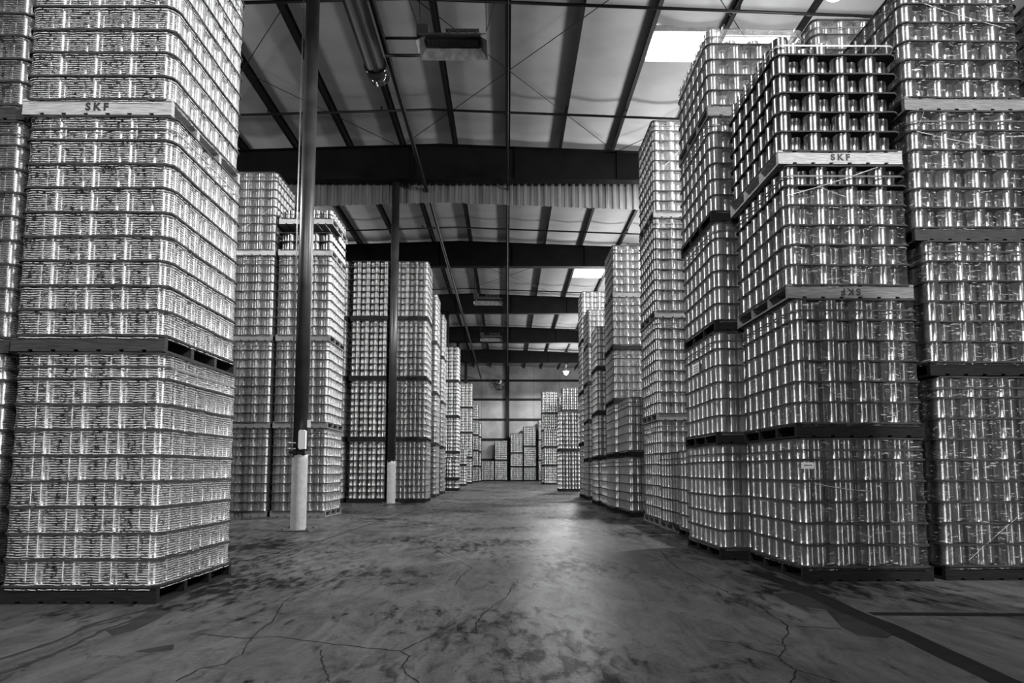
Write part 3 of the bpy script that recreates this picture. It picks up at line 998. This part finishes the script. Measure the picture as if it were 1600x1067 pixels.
for xx, d_ in ((-2.39, 'stack right of the second column'), (-3.57, 'stack left of the second column'), (-4.77, '')):
    stack(-1, xx, 21.6, [S(9, CLR if xx > -3 else None, 'dark')] * 4, d_ if xx > -4 else 'mostly hidden stack left of second column')
stack(-1, -2.50, 25.75, [S(9, HZ, 'dim')] * 4, 'left stack directly behind the second-column stacks')
stack(-1, -2.57, 29.2, [S(9, HZ, 'dim')] * 4, 'left stack two behind the second-column stacks')
stack(-1, -2.30, 34.3, [S(2, None, 'dark', look='white-capped low'), S(5, None, 'dark')], 'short mid-hall stack on the left')
stack(-1, -2.47, 37.0, [S(9, None, 'dark')] * 4, 'tall left stack behind the short one')
stack(-1, -2.55, 45.0, [S(6, None, 'dark'), S(5, None, 'dark')], 'low far stack on the left')
stack(-1, -2.55, 52.7, [S(9, None, 'dark')] * 4, 'tall far left stack near the fan')
stack(-1, -2.32, 58.0, [S(6, None, 'dark')] * 5, 'far left stack, last but one')
stack(-1, -2.22, 61.5, [S(6, None, 'dark')] * 4, 'last left stack before far wall')
# ---- right of the aisle
dr = [(5, i, 0) for i in (2, 4, 6)] + [(5, 7, 0), (5, 5, 0)] + [(5, 6, 1), (5, 4, 1)]
stack(1, 2.85, 1.75, [S(6, CLR, 'dark')] * 4, 'the stack beside the viewpoint')  # added out of view to shade the floor on the right
stack(1, 2.85, .2, [S(6, CLR, 'dark')] * 4, 'the rearmost stack beside the viewpoint')  # second unseen stack, added for its shadow too
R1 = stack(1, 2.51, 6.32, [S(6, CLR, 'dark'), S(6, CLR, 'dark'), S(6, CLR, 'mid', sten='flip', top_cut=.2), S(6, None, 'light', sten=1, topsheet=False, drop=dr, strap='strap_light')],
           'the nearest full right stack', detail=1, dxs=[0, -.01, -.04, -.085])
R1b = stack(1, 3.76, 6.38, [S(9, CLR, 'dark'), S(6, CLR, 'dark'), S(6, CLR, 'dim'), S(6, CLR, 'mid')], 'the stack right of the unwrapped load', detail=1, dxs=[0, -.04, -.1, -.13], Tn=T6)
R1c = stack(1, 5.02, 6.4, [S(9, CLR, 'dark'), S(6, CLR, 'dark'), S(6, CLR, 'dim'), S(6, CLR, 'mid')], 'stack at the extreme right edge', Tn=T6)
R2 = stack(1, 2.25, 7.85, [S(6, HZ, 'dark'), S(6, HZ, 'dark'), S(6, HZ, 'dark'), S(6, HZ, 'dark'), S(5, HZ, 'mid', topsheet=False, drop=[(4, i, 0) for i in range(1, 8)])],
           'right stack just behind the unwrapped load', detail=1)
R2b = stack(1, 3.50, 7.95, [S(6, HZ, 'dark')] * 5, 'stack peeking out above the unwrapped load')
RB = stack(1, 2.50, 9.42, [S(6, HZ, 'dark')], 'nearer of two low ones on the right', detail=1)
RA = stack(1, 2.55, 10.98, [S(6, HZ, 'mid')], 'farther of two low ones on the right', detail=1)
R3 = stack(1, 2.58, 12.6, [S(9, HZ, 'mid')] + [S(9, NL, 'mid')] * 3, 'third tall right stack', detail=1)
stack(1, 2.47, 15.0, [S(6, HZ, 'dark')] * 2, 'two-high right stack behind third tall one')
stack(1, 2.40, 16.5, [S(6, HZ, 'dark')] * 4 + [S(6, HZ, 'mid')], 'tall right stack behind the two-high one')
stack(1, 2.47, 18.1, [S(6, HZ, 'dark')], 'between fourth and fifth tall right stacks')
stack(1, 2.44, 19.9, [S(6, HZ, 'dark')] * 4, 'fifth tall right stack')
stack(1, 2.57, 23.3, [S(6, HZ, 'dark')] * 5, 'sixth tall right stack')
stack(1, 2.60, 25.3, [S(9, HZ, 'dark')] * 4, 'seventh tall right stack')
stack(1, 2.31, 33.0, [S(9, None, 'dark')] * 2, 'two-high far right stack jutting out')
stack(1, 2.45, 49.0, [S(6, None, 'dark')] * 3, 'three-high far right stack')
stack(1, 2.42, 51.5, [S(6, None, 'dark')] * 4 + [S(8, None, 'dark')], 'tall stack behind the three-high one')
stack(1, 3.66, 49.0, [S(6, None, 'dark')] * 4 + [S(8, None, 'dark')], 'tall stack behind the jutting two-high one')
stack(1, 3.62, 51.5, [S(6, None, 'dark')] * 5, 'rearmost tall right stack')
# ---- against the far wall
for xl, sp, d_ in ((-2.30, [9], 'at the left end of the far wall row'), (-1.14, [9, 9], 'far wall stack left of wall column'),
                   (.24, [6, 6, 9], 'far wall stack right of wall column'), (1.42, [6, 9, 9], 'tallest fully visible far wall stack'),
                   (2.72, [9, 9, 9], 'partly hidden far wall stack at right')):
    stack(1, xl, 65.3, [S(t_, None, 'dark') for t_ in sp], d_, grp='W')


# ------------------------------------------------------------------ torn film, ropes of film, tags
def rope(parent, pts, w, name='film_rope', mat='film_rope'):
    w *= .6
    mb = MB()
    n = len(pts)
    vs = []
    for i, p in enumerate(pts):
        for k in range(6):
            a_ = 2 * math.pi * k / 6
            vs.append((p[0], p[1] + .3 * w * math.cos(a_), p[2] + w * math.sin(a_) * (1 + .4 * math.sin(i * 1.7))))
    mb.add(vs, [(i * 6 + k, i * 6 + (k + 1) % 6, (i + 1) * 6 + (k + 1) % 6, (i + 1) * 6 + k) for i in range(n - 1) for k in range(6)], True)
    return mb.obj(name, M[mat], parent)


def seg(p, q, n=10, sag=.01):
    return [(p[0] + (q[0] - p[0]) * t / n, p[1] + (q[1] - p[1]) * t / n, p[2] + (q[2] - p[2]) * t / n - sag * math.sin(math.pi * t / n)) for t in range(n + 1)]


rope(R1[2], seg((.02, -.006, .93), (.85, -.006, 1.2)), .007)
rope(R1[2], seg((.3, -.006, 1.02), (.8, -.006, .84)), .004)
rope(R1[0], seg((.12, -.006, .83), (.62, -.006, .76)), .006)
rope(R1[1], seg((-.006, .8, .55), (-.006, .6, 1.0)), .006)
rope(R1b[3], seg((.22, -.006, 1.03), (.98, -.006, .79)), .006)
rope(R1b[2], seg((.06, -.006, 1.02), (.75, -.006, .87)), .006)
rope(R1b[2], seg((.06, -.006, 1.04), (.14, -.006, 1.21)), .006)
rope(R1b[0], seg((.2, -.006, .17), (.95, -.006, .75), sag=-.02), .005)
rope(R3[3], seg((.02, -.006, .75), (.5, -.006, 1.25)), .007)
rope(L2b[3], seg((-.9, -.006, .42), (-.1, -.006, 1.0)), .01)
# paper tags
mb = MB(); mb.box(-.005, .10, -.009, -.004, 0, .055); t_ = mb.obj('paper_tag', M['paper'], R1[0], (.02, 0, .955))
mb = MB(); mb.box(.015, .085, -.0105, -.0092, .026, .033); mb.obj('printed_line', M['ink'], R1[0], (.02, 0, .955))
mb = MB(); mb.box(-.012, -.006, 0, .2, 0, .12); t_ = mb.obj('paper_tag', M['paper'], R2[1], (0, .5, .86))
for k in range(3):
    mb = MB(); mb.box(-.0135, -.0122, .02, .18, .02 + k * .03, .028 + k * .03); mb.obj('printed_line', M['ink'], R2[1], (0, .5, .86))
# marker scribble on the film of the nearest right load
o = put('marker_scribble', text_mesh('04/2', .09, 'marker_scribble', False, 0, .0005), R1[0], (-.008, .42, 1.03)); o.rotation_euler = (math.pi / 2, 0, -math.pi / 2)
